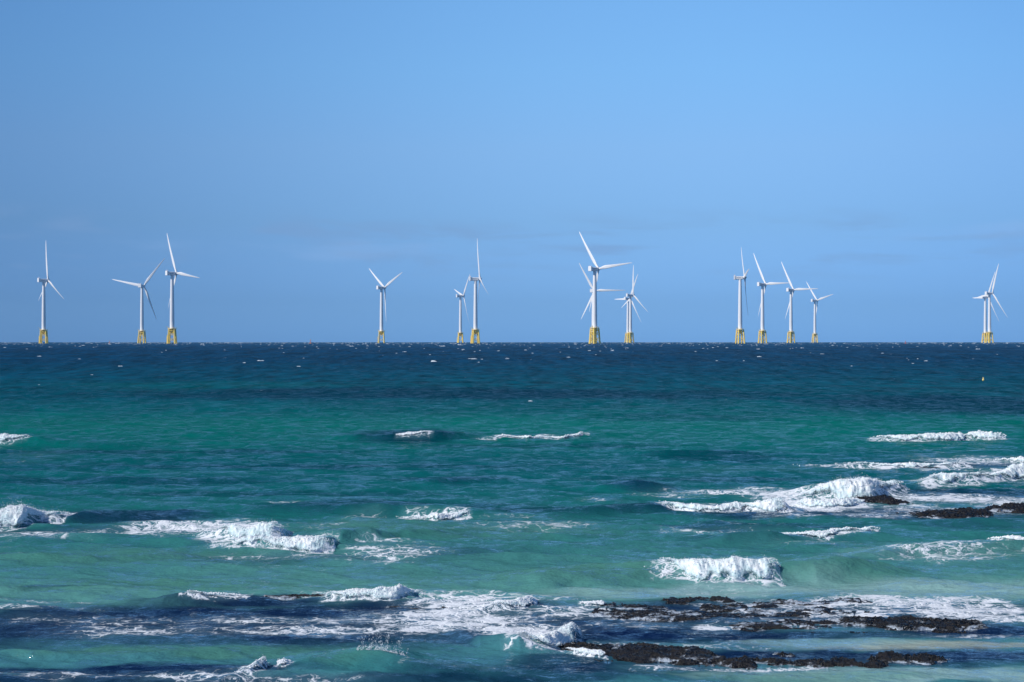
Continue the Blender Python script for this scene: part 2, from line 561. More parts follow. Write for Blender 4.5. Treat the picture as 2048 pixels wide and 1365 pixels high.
BREAK = [  # label, splash strength, points
    ('small white breaker at the left edge, halfway between horizon and the big splash', .5, [(-70, 890, 12), (-20, 890, 19), (25, 890, 21), (45, 889, 17), (60, 888, 3)]),
    ('tiny white crest on the dark swell left of the thin broken foam line', .6, [(788, 880, 1), (803, 880, 5), (818, 880, 7), (832, 880, 4), (850, 880, 3), (868, 880, 1)]),
    ('thin broken white line of foam right of the dark swell in the middle', .4, [(938, 880, 1), (960, 880, 3), (985, 878, 2), (1005, 877, 6), (1040, 878, 8), (1058, 880, 9), (1078, 876, 6), (1090, 877, 3), (1128, 878, 7), (1145, 875, 3), (1160, 873, 8), (1168, 871, 7), (1180, 870, 2)]),
    ('long clean white roller high up at right, below the far right turbines', .6, [(1734, 878, 2), (1755, 882, 8), (1800, 885, 14), (1850, 884, 16), (1900, 883, 18), (1928, 881, 14), (1936, 880, 8), (1945, 880, 14), (1990, 881, 18), (2015, 881, 15), (2024, 878, 4)]),
    ('low long white foam line at right, just below the clean roller', .5, [(1580, 929, 1), (1620, 931, 3), (1680, 934, 5), (1740, 937, 8), (1790, 939, 9), (1830, 938, 16), (1850, 937, 10), (1890, 937, 8), (1935, 935, 12), (1945, 932, 4)]),
    ('small white crest at the right edge under the clean roller', .5, [(1975, 921, 1), (2000, 922, 6), (2048, 926, 12), (2110, 928, 12), (2150, 928, 3)]),
    ('big white splash bursting at the left edge', 2.3, [(-80, 1058, 20), (-30, 1058, 34), (10, 1057, 38), (35, 1056, 44), (60, 1052, 32), (80, 1048, 26), (95, 1050, 26), (112, 1048, 24), (124, 1044, 16), (130, 1042, 3)]),
    ('tall white breaker behind the long low roller, left of the middle', 1.0, [(372, 1071, 3), (400, 1080, 14), (430, 1084, 20), (470, 1088, 30), (510, 1090, 38), (540, 1090, 44), (556, 1089, 34), (564, 1088, 8)]),
    ('long low white roller in front of the taller breaker, left of the middle', .8, [(385, 1091, 2), (430, 1095, 7), (455, 1099, 14), (500, 1101, 18), (560, 1102, 22), (620, 1103, 27), (655, 1102, 28), (664, 1101, 20), (668, 1100, 4)]),
    ('white roller left of the big surf at right, reaching farthest left of it', .8, [(1312, 1010, 4), (1325, 1017, 12), (1350, 1023, 18), (1390, 1027, 20), (1440, 1028, 18), (1480, 1026, 18), (1495, 1025, 12), (1510, 1026, 15), (1545, 1027, 22), (1575, 1026, 26), (1586, 1022, 12)]),
    ('foaming water pouring over the hidden reef between roller and black rock', .7, [(1588, 1014, 5), (1610, 1014, 14), (1650, 1016, 16), (1690, 1015, 16), (1720, 1010, 12), (1745, 1008, 4)]),
    ('tallest mass of white surf at right, directly behind the small black rock', 1.2, [(1585, 996, 4), (1615, 999, 16), (1650, 1000, 30), (1690, 1001, 38), (1725, 1001, 42), (1745, 1000, 46), (1765, 996, 34), (1800, 990, 26), (1822, 986, 18), (1830, 980, 5)]),
    ('upper white surf line at right climbing towards the right edge', 1.0, [(1835, 974, 3), (1870, 971, 14), (1885, 970, 22), (1910, 971, 20), (1950, 970, 18), (1990, 966, 18), (2020, 962, 20), (2040, 958, 26), (2075, 956, 30), (2130, 956, 20), (2170, 956, 4)]),
    ('neat white roller between the black rocks and the big foreground roller', .8, [(1525, 1064, 1), (1550, 1070, 6), (1580, 1077, 13), (1610, 1080, 18), (1650, 1080, 21), (1668, 1077, 18), (1675, 1074, 12), (1700, 1073, 13), (1740, 1070, 14), (1765, 1068, 12), (1775, 1064, 2)]),
    ('large rounded white roller in the right foreground above the black reef', 1.1, [(1292, 1132, 3), (1310, 1140, 10), (1340, 1151, 18), (1370, 1160, 28), (1400, 1164, 40), (1440, 1165, 38), (1470, 1165, 39), (1510, 1163, 36), (1540, 1162, 42), (1560, 1162, 44), (1571, 1160, 14)]),
    ('small white breaker at the right edge above the pale shallows', .6, [(1972, 1083, 2), (1995, 1088, 8), (2030, 1091, 14), (2070, 1092, 14), (2110, 1090, 3)]),
    ('small white crest in the very middle on the long green swell', .9, [(783, 1031, 1), (810, 1034, 6), (850, 1037, 10), (875, 1039, 15), (900, 1036, 11), (930, 1034, 7), (945, 1032, 2)]),
    ('low white crest on dark water in the left foreground', .8, [(358, 1206, 3), (372, 1209, 12), (400, 1210, 15), (440, 1208, 17), (475, 1206, 18), (496, 1200, 6)]),
    ('white crest running onto the hidden reef in the foreground, left of the middle', .9, [(632, 1196, 3), (660, 1202, 12), (700, 1206, 17), (750, 1207, 20), (790, 1205, 22), (815, 1198, 16), (835, 1190, 10), (848, 1184, 3)]),
    ('rounded white surge tumbling off the reef in the middle foreground', 1.1, [(1000, 1282, 4), (1030, 1292, 16), (1060, 1302, 28), (1090, 1303, 34), (1120, 1296, 38), (1150, 1288, 32), (1163, 1284, 20), (1170, 1282, 4)]),
    ('thin translucent wave edge with a lifted tip, middle foreground above the reef foam', .8, [(955, 1222, 2), (990, 1224, 8), (1020, 1224, 12), (1050, 1220, 16), (1068, 1216, 18), (1076, 1210, 4)]),
    ('small splash of foam at the left end of the lower black reef', .9, [(1118, 1306, 2), (1145, 1312, 7), (1175, 1319, 12), (1200, 1322, 14), (1220, 1322, 4)]),
    ('little patch of white foam at the left end of the upper black reef', .6, [(1155, 1212, 2), (1180, 1215, 6), (1205, 1215, 8), (1214, 1213, 2)]),
    ('ragged white splash at the bottom edge, left of a smaller one', 1.2, [(420, 1366, 2), (460, 1362, 6), (490, 1356, 10), (510, 1350, 18), (524, 1346, 22), (532, 1338, 4)]),
    ('small tuft of white spray near the bottom edge, right of the ragged splash', 1.3, [(546, 1337, 4), (556, 1338, 12), (566, 1338, 15), (578, 1336, 10), (584, 1332, 2)]),
]


HS = 0.86


for _b in BREAK:      # the tips of a breaker lie on its crest line, not nearer or farther
    _p = np.array(_b[2], float)
    _w = (_p[:, 2] + .5) ** 2
    _k = np.polyfit(_p[:, 0], _p[:, 1], 1, w=np.sqrt(_w))
    _f = (1 - _p[:, 2] / _p[:, 2].max())
    _ny = _p[:, 1] * (1 - _f) + np.polyval(_k, _p[:, 0]) * _f
    _b[2][:] = [(a_, float(b_), c_) for (a_, _, c_), b_ in zip(_b[2], _ny)]


def line_arrays(pts):
    P = [(*at(px, py), hh) for px, py, hh in pts]
    x = np.array([p[0] for p in P]); y = np.array([p[1] for p in P])
    a = np.array([p[2] * p[1] / FOC * HS for p in P])
    return x, y, a


def add_ridge(RG, X, Y, pts, k=1.0, steep=1.7, back=6.0, shift=0.0):
    x, y, a = line_arrays(pts)
    e = max(.3, 2.2 * a.max())
    x = np.concatenate([[x[0] - e], x, [x[-1] + e]]); y = np.concatenate([[y[0]], y, [y[-1]]]); a = np.concatenate([[0], a, [0]])
    a = a * k
    sel = (X > x.min()) & (X < x.max()) & (Y > y.min() - 3) & (Y < y.max() + 16)
    if not sel.any(): return
    xs, ys = X[sel], Y[sel]
    A = np.interp(xs, x, a); yc = np.interp(xs, x, y)
    wob = fbm2(xs * 0.9, ys * 0.1, 3, 11)
    am = max(a.max(), .05)
    A = A * (1 + .25 * wob)
    if back < 5: A = A * (1 + .34 * fbm2(xs / (am * 2.4), ys / (am * 9), 4, 14))
    wf = steep * am * 1.3
    s = ys - (yc + wf + shift) + wob * .25 * am
    prof = np.where(s < 0, sstep(-wf, 0, s), np.exp(-np.clip(s, 0, None) ** 2 / (2 * (back * am * .5) ** 2)))
    RG[sel] = np.maximum(RG[sel], A * prof)


# ------------------------------------------------------------------ zones on the water, as ellipses given by photo spots
def ell(px, py, rx, ry):
    x, y = at(px, py)
    y0, y1 = EYE * FOC / (py + ry - HZ), EYE * FOC / (py - ry - HZ)
    return x, (y0 + y1) / 2, rx * y / FOC, (y1 - y0) / 2


def zone(X, Y, e, soft=0.5, wx=0, wy=0):
    x, y, a, b = e
    r = np.sqrt(((X - x) / a + wx) ** 2 + ((Y - y) / b + wy) ** 2)
    return 1 - sstep(1 - soft, 1 + soft * .6, r)


def lin(c):
    c = np.array(c) / 255.0
    return np.where(c <= .04045, c / 12.92, ((c + .055) / 1.055) ** 2.4)


# water colour (what shows through from below) against distance
RAMP = [(17, (50, 110, 124)), (21, (62, 120, 128)), (24, (68, 122, 128)), (27, (82, 138, 132)), (30, (66, 126, 124)), (34, (46, 112, 112)), (39, (28, 102, 102)),
        (45, (12, 94, 96)), (54, (4, 84, 92)), (66, (4, 100, 96)), (80, (3, 104, 96)), (95, (2, 88, 92)), (118, (0, 72, 86)), (150, (0, 72, 88)),
        (200, (0, 66, 88)), (320, (0, 54, 82)), (700, (0, 50, 82)), (1500, (0, 58, 94)), (6000, (8, 68, 108))]
NAVY, DEEP_AND_SHADE, PALE, SAND, GREEN, TEAL = (6, 26, 66), (2, 44, 66), (136, 172, 170), (164, 172, 158), (70, 124, 112), (6, 104, 98)
ZONES = [
    # colour, px, py, rx, ry, weight; some dark ones paint in shaded swell faces
    (DEEP_AND_SHADE, 800, 788, 560, 12, .6), (DEEP_AND_SHADE, 1950, 812, 330, 20, .75), (DEEP_AND_SHADE, 1250, 790, 400, 8, .35), (DEEP_AND_SHADE, 1350, 836, 220, 8, .4),
    (TEAL, 420, 772, 300, 9, .2), (TEAL, 1020, 850, 420, 22, .4), (TEAL, 1500, 872, 200, 10, .5), (DEEP_AND_SHADE, 820, 872, 150, 12, .8), (DEEP_AND_SHADE, 1450, 915, 160, 8, .5),
    (GREEN, 1550, 940, 260, 8, .15), (DEEP_AND_SHADE, 900, 960, 110, 8, .6), (NAVY, 1275, 974, 80, 9, .7),
    (DEEP_AND_SHADE, 330, 905, 420, 5, .45), (DEEP_AND_SHADE, 640, 934, 520, 5, .4), (DEEP_AND_SHADE, 220, 962, 360, 6, .45), (DEEP_AND_SHADE, 520, 990, 420, 6, .45), (TEAL, 380, 946, 400, 5, .4), (DEEP_AND_SHADE, 1100, 892, 300, 4, .4), (DEEP_AND_SHADE, 1400, 958, 240, 6, .4),  # thin streaks put the darkening of long swell lines into the tint
    (DEEP_AND_SHADE, 780, 1016, 280, 14, .65), (DEEP_AND_SHADE, 1170, 1025, 240, 8, .6), (NAVY, 250, 1034, 180, 16, .75), (NAVY, 160, 1062, 260, 9, .5),  # first two: swell faces that reflect less sky, darkened by tint
    (NAVY, 500, 1088, 110, 8, .4), (GREEN, 250, 1115, 330, 16, .6), (GREEN, 900, 1066, 330, 18, .5), (GREEN, 760, 1050, 140, 14, .5),
    (NAVY, 560, 1118, 200, 10, .4), (GREEN, 330, 1170, 300, 16, .7), (DEEP_AND_SHADE, 60, 1175, 120, 8, .6), (NAVY, 880, 1110, 170, 18, .35),
    (GREEN, 1150, 1150, 220, 16, .8), (GREEN, 1690, 1150, 170, 14, .6), (PALE, 1250, 1186, 260, 14, .6), (PALE, 1860, 1178, 330, 22, .8),
    (PALE, 1500, 1180, 240, 14, .8), (PALE, 1750, 1110, 120, 10, .2), (GREEN, 1900, 1108, 200, 14, .6),
    (NAVY, 1480, 1080, 120, 9, .3), (NAVY, 1700, 1026, 420, 14, .85), (NAVY, 1950, 990, 230, 18, .7), (NAVY, 1900, 930, 160, 7, .7), (NAVY, 1500, 1052, 230, 8, .5), (NAVY, 1960, 1048, 160, 9, .3),
    (NAVY, 480, 1204, 200, 13, .9), (NAVY, 560, 1250, 680, 46, .95), (NAVY, 100, 1250, 300, 30, .8), (NAVY, 900, 1215, 260, 14, .7), (NAVY, 1100, 1262, 260, 30, .9),
    (GREEN, 350, 1304, 420, 10, .75), (NAVY, 200, 1342, 420, 16, .95), (NAVY, 160, 1362, 480, 12, .85), (NAVY, 760, 1364, 360, 9, .7), (NAVY, 1120, 1330, 120, 18, .7), (TEAL, 760, 1330, 170, 22, .3), (GREEN, 700, 1330, 110, 12, .5), (DEEP_AND_SHADE, 1020, 1352, 260, 20, .7),
    (NAVY, 1300, 1345, 200, 20, .6), (GREEN, 1430, 1352, 160, 10, .3),
    (NAVY, 1650, 1232, 560, 34, .95), (NAVY, 1350, 1270, 300, 22, .8), (NAVY, 2000, 1262, 260, 12, .9), (NAVY, 1650, 1272, 400, 8, .7),
    (SAND, 1900, 1291, 340, 9, .75), (PALE, 1650, 1284, 200, 7, .6), (NAVY, 1700, 1316, 560, 20, .95), (PALE, 1860, 1353, 440, 15, .95), (GREEN, 1650, 1356, 260, 9, .5),
]
FOAMZ = [
    # px, py, rx, ry, density
    (380, 1056, 190, 15, .66), (160, 1066, 210, 8, .55), (60, 1074, 160, 6, .42), (470, 1062, 110, 16, .5), (640, 1050, 110, 10, .28), (780, 1108, 120, 20, .45), (760, 1087, 60, 5, .55), (640, 1112, 90, 6, .3),
    (1080, 1050, 150, 11, .36), (930, 1210, 150, 20, .66), (860, 1195, 90, 9, .5), (900, 1245, 210, 26, .66), (1060, 1265, 110, 22, .85), (640, 1262, 190, 12, .52),
    (600, 1242, 330, 9, .42), (300, 1262, 260, 14, .40), (200, 1244, 240, 12, .34), (1120, 1225, 120, 14, .5), (1300, 1232, 160, 12, .45), (1270, 1252, 130, 10, .35),
    (1440, 1255, 70, 6, .62), (1600, 1213, 220, 10, .5), (1800, 1206, 260, 16, .66), (1950, 1222, 200, 20, .66), (1700, 1228, 200, 12, .52), (2020, 1240, 150, 10, .6), (1500, 1224, 90, 9, .5),
    (1450, 986, 120, 8, .55), (1560, 992, 90, 13, .7), (1640, 1012, 120, 14, .8), (1520, 978, 60, 5, .5), (1330, 990, 120, 7, .3), (1880, 998, 220, 9, .62), (1990, 1004, 120, 14, .5), (1830, 1015, 90, 8, .42),
    (1950, 921, 150, 10, .5), (1870, 937, 120, 7, .5), (2010, 950, 90, 10, .5), (1760, 1032, 120, 7, .36), (1620, 1034, 120, 4, .3), (1890, 1022, 180, 12, .4),
    (1900, 1105, 170, 18, .42), (1880, 1118, 130, 10, .42), (1420, 1062, 130, 8, .35), (100, 1204, 110, 6, .45), (140, 1203, 40, 4, .6), (60, 1222, 160, 8, .34),
    (1700, 1245, 300, 14, .38), (420, 1355, 170, 12, .46), (120, 1352, 200, 10, .36), (620, 1362, 140, 8, .4), (760, 1308, 60, 7, .34), (900, 1340, 120, 6, .2),
    (1330, 1338, 90, 8, .42), (1500, 1342, 200, 6, .42), (1580, 1328, 260, 8, .3), (1250, 1290, 130, 9, .36), (1420, 1296, 200, 7, .3), (1950, 1272, 180, 6, .3),
    (80, 912, 70, 12, .12), (520, 1112, 170, 6, .3), (1430, 1176, 180, 7, .25), (1640, 1090, 120, 5, .22),
    (1020, 1036, 120, 4, .25), (560, 1006, 60, 3, .3), (1200, 1000, 60, 4, .25), (730, 1034, 60, 8, .3), (700, 1192, 120, 8, .5), (1100, 1200, 100, 8, .4),
]
CALM = [(1650, 1240, 560, 60), (1900, 1300, 400, 60), (1500, 1330, 500, 30), (1880, 1015, 260, 24), (600, 1250, 600, 30)]

# ------------------------------------------------------------------ the sea: one curved sheet
ys = [9.0]
while ys[-1] < 9500:
    d = ys[-1]
    px1 = d * d / (1500 * EYE)
    ys.append(d + min(max(0.60 * px1, 0.03), 0.06 + 0.0034 * d))
ys = np.array(ys)
tn = np.concatenate([-np.geomspace(1.6, 0.39, 34)[:-1], np.linspace(-.39, .39, 1080), np.geomspace(.39, 1.6, 34)[1:]])
NR, NC = len(ys), len(tn)
Y = np.repeat(ys[:, None], NC, 1)
X = Y * tn[None, :]
sp = np.gradient(ys)[:, None]
Z = np.zeros_like(X); DX = np.zeros_like(X); DY = np.zeros_like(X)
calm = np.zeros_like(X)
near = ys < 60
for c in CALM:
    calm[near] = np.maximum(calm[near], zone(X[near], Y[near], ell(*c), .5))
amp_mod = 1 + .5 * fbm2(X / 9, Y / 16, 2, 21)
lams = np.concatenate([np.geomspace(.16, 2.6, 48), np.geomspace(2.8, 9, 16), np.geomspace(11, 60, 16)])
wr = np.random.default_rng(11)
for li, lam in enumerate(lams):
    th = wr.normal(0, .5 if lam < .7 else .38 if lam < 3 else .2) + 0.10
    k = 2 * math.pi / lam
    kx, ky = k * math.sin(th), k * math.cos(th)
    steep = (.046 if lam < .8 else .036 if lam < 2.7 else .011 if lam < 10 else .011)
    a = steep / k * 1.0
    ph = wr.uniform(0, 6.28)
    wgt = sstep(2.0, 4.0, lam / np.maximum(sp, ys[:, None] / 1500))
    rows = np.where(wgt[:, 0] > 0)[0]
    if len(rows) == 0: continue
    r1 = rows.max() + 1
    if lam > 10:
        wgt = wgt * sstep(60, 250, ys)[:, None] * .9
    ang = kx * X[:r1] + ky * Y[:r1] + ph
    g = wgt[:r1] * a
    if lam < 2.7:
        g = g * amp_mod[:r1]
    s_, c_ = np.sin(ang), np.cos(ang)
    Z[:r1] += g * c_
    DX[:r1] -= g * s_ * math.sin(th) * .8
    DY[:r1] -= g * s_ * math.cos(th) * .8
f = 1 - .72 * calm
Z *= f; DX *= f; DY *= f
RG = np.zeros_like(Z)
for s in SWELLS:
    add_ridge(RG, X, Y, s)
for _, _, b in BREAK:
    add_ridge(RG, X, Y, b, .78, 1.2, 4.5, shift=0.02)
Z += RG

# tint
L = np.array([lin(c) for _, c in RAMP])
dd = np.array([d for d, _ in RAMP])
warpn = fbm2(X / 5.0, Y / 9.0, 3, 31)
Yw = Y * (1 + .07 * warpn)
T = np.stack([np.interp(Yw, dd, L[:, i]) for i in range(3)], -1)
bl = fbm2(X / 24, Y / 30, 3, 33)
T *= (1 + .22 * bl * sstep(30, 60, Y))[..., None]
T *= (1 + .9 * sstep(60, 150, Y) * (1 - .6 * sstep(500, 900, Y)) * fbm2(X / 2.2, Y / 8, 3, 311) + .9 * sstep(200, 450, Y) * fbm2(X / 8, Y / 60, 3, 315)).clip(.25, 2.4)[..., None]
sel = ys < 260
for col, px, py, rx, ry, wg in ZONES:
    e = ell(px, py, rx, ry)
    rr = np.where((ys > e[1] - 2.2 * e[3]) & (ys < e[1] + 2.2 * e[3]))[0]
    if len(rr) == 0: continue
    sl = slice(rr.min(), rr.max() + 1)
    n = max(e[3], .4)
    wx = .35 * fbm2(X[sl] / (n * 1.6), Y[sl] / n, 4, 41)
    wy = .5 * fbm2(X[sl] / (n * 1.6) + 9, Y[sl] / n, 4, 47)
    m = zone(X[sl], Y[sl], e, .45, wx, wy) * wg
    T[sl] = T[sl] * (1 - m[..., None]) + lin(col) * m[..., None]
# foam density
F = np.zeros_like(X)
for px, py, rx, ry, de in FOAMZ:
    e = ell(px, py, rx, ry)
    rr = np.where((ys > e[1] - 2 * e[3]) & (ys < e[1] + 2 * e[3]))[0]
    if len(rr) == 0: continue
    sl = slice(rr.min(), rr.max() + 1)
    n = max(e[3], .3)
    wx = .5 * fbm2(X[sl] / (n * 1.2), Y[sl] / n, 4, 51)
    wy = .6 * fbm2(X[sl] / (n * 1.2) + 5, Y[sl] / n, 4, 57)
    m = zone(X[sl], Y[sl], e, .7, wx, wy) * de
    F[sl] = np.maximum(F[sl], m)
for _, spl, b in BREAK:      # a skirt of foam round the foot and behind each breaker
    x, y, a = line_arrays(b)
    am = a.max()
    rr = np.where((ys > y.min() - 2 * am - 1) & (ys < y.max() + 10 * am + 1))[0]
    sl = slice(rr.min(), rr.max() + 1)
    A = np.interp(X[sl], x, a, left=0, right=0); yc = np.interp(X[sl], x, y)
    s = (Y[sl] - yc) / max(am, .05)
    m = sstep(-1.3, -.1, s) * (1 - sstep(2.5, 7.5, s)) * sstep(0, .35, A / am) * .52
    F[sl] = np.maximum(F[sl], m)
milk = np.clip(F * .5, 0, .4)[..., None]
T = T * (1 - milk) + lin((120, 165, 178)) * milk
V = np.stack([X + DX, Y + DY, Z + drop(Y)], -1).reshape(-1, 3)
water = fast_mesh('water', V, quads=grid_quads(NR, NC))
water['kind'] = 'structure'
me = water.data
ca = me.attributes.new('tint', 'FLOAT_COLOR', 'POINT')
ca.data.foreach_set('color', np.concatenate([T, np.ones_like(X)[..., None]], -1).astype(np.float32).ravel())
fa = me.attributes.new('foam', 'FLOAT', 'POINT')
fa.data.foreach_set('value', F.astype(np.float32).ravel())
# slope of the ripples finer than the mesh: the open sea is rougher than the sheltered shallows
ra = me.attributes.new('ripple', 'FLOAT', 'POINT')
ra.data.foreach_set('value', (.09 + .50 * sstep(25, 190, Y) * (1 + .9 * sstep(60, 160, Y) * fbm2(X / 2.4, Y / 7, 3, 301) + .8 * sstep(160, 420, Y) * fbm2(X / 8, Y / 40, 3, 305)) - .03 * calm).clip(.03, .9).astype(np.float32).ravel())

wm = bpy.data.materials.new('sea_water')
wm.use_nodes = True
t = NT(wm.node_tree)
geo = t.n('ShaderNodeNewGeometry')
pos = geo.outputs['Position']
tint = t.n('ShaderNodeAttribute', attribute_name='tint')
foam = t.n('ShaderNodeAttribute', attribute_name='foam')


def tn_(scale, sx=1.0, sy=1.0, det=4.0, rough=.55, dist=0.0):
    m_ = t.n('ShaderNodeMapping', ins={0: pos, 3: (sx, sy, 1.0)})
    return t.n('ShaderNodeTexNoise', ins={'Vector': m_.outputs[0], 'Scale': scale, 'Detail': det, 'Roughness': rough, 'Distortion': dist}).outputs[0]


h1 = tn_(.9, .38, 1.0, 6, .62, .4)
h2 = tn_(4.5, .42, 1.0, 4, .6, .3)
h3 = tn_(15.0, .5, 1.0, 3, .6, .2)
hh = t.math('ADD', t.math('MULTIPLY', h1, .42), t.math('ADD', t.math('MULTIPLY', h2, .17), t.math('MULTIPLY', h3, .05)))
bump = t.n('ShaderNodeBump', ins={'Strength': 1.0, 'Distance': .32, 'Height': hh})
# lacework of foam
warp = t.n('ShaderNodeTexNoise', ins={'Vector': pos, 'Scale': 1.6, 'Detail': 4.0, 'Roughness': .6})
wv = t.n('ShaderNodeVectorMath', operation='MULTIPLY_ADD', ins={0: warp.outputs['Color'], 1: (1.1, 1.1, 0), 2: pos})
wm2 = t.n('ShaderNodeMapping', ins={0: wv.outputs[0], 3: (.62, 1.0, .001)})
vor = t.n('ShaderNodeTexVoronoi', feature='DISTANCE_TO_EDGE', ins={'Vector': wm2.outputs[0], 'Scale': 3.2})
vor2 = t.n('ShaderNodeTexVoronoi', feature='DISTANCE_TO_EDGE', ins={'Vector': wm2.outputs[0], 'Scale': 8.5})
web = t.math('MAXIMUM', t.ss(vor.outputs['Distance'], .16, .0), t.math('MULTIPLY', t.ss(vor2.outputs['Distance'], .14, .0), .75))
n1 = tn_(1.6, .5, 1.0, 6, .70, .8)
n2 = tn_(7.0, .55, 1.0, 4, .7, .5)
pat = t.math('ADD', t.math('MULTIPLY', web, .30), t.math('ADD', t.math('MULTIPLY', n1, .54), t.math('MULTIPLY', n2, .38)))
# threshold falls as density grows
thr = t.math('SUBTRACT', .915, t.math('MULTIPLY', foam.outputs['Fac'], .72))
fm = t.math('MULTIPLY', t.ss(t.math('SUBTRACT', pat, thr), -.06, .20), t.ss(foam.outputs['Fac'], .02, .12))
# reflectance of a wind-ruffled sea surface: Fresnel term softened by the slope of the unresolved ripples
rip = t.n('ShaderNodeAttribute', attribute_name='ripple').outputs['Fac']
lw = t.n('ShaderNodeLayerWeight', ins={'Blend': .5, 'Normal': bump.outputs[0]})
ex = t.math('MULTIPLY', t.math('POWER', 2.71828, t.math('MULTIPLY', rip, -2.69)), 5.0)
den = t.math('ADD', t.math('MULTIPLY', t.math('POWER', rip, 1.5), 22.7), 1.0)
fres = t.math('ADD', t.math('MULTIPLY', t.math('DIVIDE', t.math('POWER', lw.outputs['Facing'], ex), den), .98), .02)
facet = tn_(1.0, .9, 1.0, 9, .86, .2)
fres = t.math('MULTIPLY', fres, t.ss(facet, .43, .60, .05, 1.45), True)
wd = t.n('ShaderNodeBsdfDiffuse', ins={0: tint.outputs['Color'], 'Normal': bump.outputs[0]})
wg = t.n('ShaderNodeBsdfGlossy', ins={0: (.86, .95, 1, 1), 'Roughness': t.math('ADD', t.math('MULTIPLY', rip, .15), .07), 'Normal': bump.outputs[0]})
wat = t.n('ShaderNodeMixShader', ins={0: fres, 1: wd.outputs[0], 2: wg.outputs[0]})
fb = t.n('ShaderNodeBump', ins={'Strength': .8, 'Distance': .06, 'Height': pat})
fo = t.n('ShaderNodeBsdfPrincipled', ins={'Base Color': (.80, .84, .88, 1), 'Roughness': .85, 'Specular IOR Level': .2, 'Normal': fb.outputs[0]})
mx = t.n('ShaderNodeMixShader', ins={0: fm, 1: wat.outputs[0], 2: fo.outputs[0]})
t.n('ShaderNodeOutputMaterial', ins={0: mx.outputs[0]})
me.materials.append(wm)

# ------------------------------------------------------------------ breaking waves: foam body + spray
OCT = np.array([[1, 0, 0], [-1, 0, 0], [0, 1, 0], [0, -1, 0], [0, 0, 1], [0, 0, -1]], float)
OCTF = np.array([[0, 2, 4], [2, 1, 4], [1, 3, 4], [3, 0, 4], [2, 0, 5], [1, 2, 5], [3, 1, 5], [0, 3, 5]])


def flecks(P, S, r_):
    n = len(P)
    sc = r_.uniform(.6, 1.5, (n, 1, 3)) * S[:, None, None]
    V = P[:, None, :] + OCT[None] * sc * r_.uniform(.7, 1.3, (n, 6, 1))
    Fc = OCTF[None] + (np.arange(n) * 6)[:, None, None]
    return V.reshape(-1, 3), Fc.reshape(-1, 3)




def sea_z(x, y):
    fy = np.clip(np.interp(y, ys, np.arange(NR)), 0, NR - 1.001); fx = np.clip(np.interp(x / y, tn, np.arange(NC)), 0, NC - 1.001)
    iy, ix = fy.astype(int), fx.astype(int)
    ty, tx = fy - iy, fx - ix
    return (Z[iy, ix] * (1 - ty) * (1 - tx) + Z[iy + 1, ix] * ty * (1 - tx) + Z[iy, ix + 1] * (1 - ty) * tx + Z[iy + 1, ix + 1] * ty * tx)


fm_ = NT(M_FOAM.node_tree)
_g = fm_.n('ShaderNodeNewGeometry')
_e = fm_.n('ShaderNodeAttribute', attribute_name='body')
_m = fm_.n('ShaderNodeMapping', ins={0: _g.outputs['Position'], 3: (1.0, .8, .6)})
_n1 = fm_.n('ShaderNodeTexNoise', ins={'Vector': _m.outputs[0], 'Scale': 9.0, 'Detail': 6.0, 'Roughness': .7})
_n2 = fm_.n('ShaderNodeTexNoise', ins={'Vector': _g.outputs['Position'], 'Scale': 30.0, 'Detail': 4.0, 'Roughness': .65})
_b = fm_.n('ShaderNodeBump', ins={'Strength': .22, 'Distance': .02, 'Height': fm_.math('ADD', _n1.outputs[0], fm_.math('MULTIPLY', _n2.outputs[0], .5))})
_n3 = fm_.n('ShaderNodeTexNoise', ins={'Vector': _m.outputs[0], 'Scale': 2.6, 'Detail': 5.0, 'Roughness': .65})
_pt = fm_.math('ADD', fm_.math('MULTIPLY', _n1.outputs[0], .5), fm_.math('ADD', fm_.math('MULTIPLY', _n3.outputs[0], .35), fm_.math('MULTIPLY', _n2.outputs[0], .25)))
_al = fm_.math('MULTIPLY', fm_.ss(fm_.math('ADD', fm_.math('MULTIPLY', _e.outputs['Fac'], .58), _pt), .78, 1.02), fm_.ss(_e.outputs['Fac'], .0, .15))
_c = fm_.mix(fm_.ss(fm_.math('ADD', fm_.math('MULTIPLY', _e.outputs['Fac'], .4), _pt), .78, 1.08), (.58, .76, .79, 1), (.97, .97, .97, 1))
_d = fm_.n('ShaderNodeBsdfDiffuse', ins={0: _c, 'Normal': _b.outputs[0]})
_t = fm_.n('ShaderNodeBsdfTranslucent', ins={0: _c, 'Normal': _b.outputs[0]})
_s1 = fm_.n('ShaderNodeMixShader', ins={0: .12, 1: _d.outputs[0], 2: _t.outputs[0]})
_tr = fm_.n('ShaderNodeBsdfTransparent')
_s2 = fm_.n('ShaderNodeMixShader', ins={0: _al, 1: _tr.outputs[0], 2: _s1.outputs[0]})
fm_.n('ShaderNodeOutputMaterial', ins={0: _s2.outputs[0]})
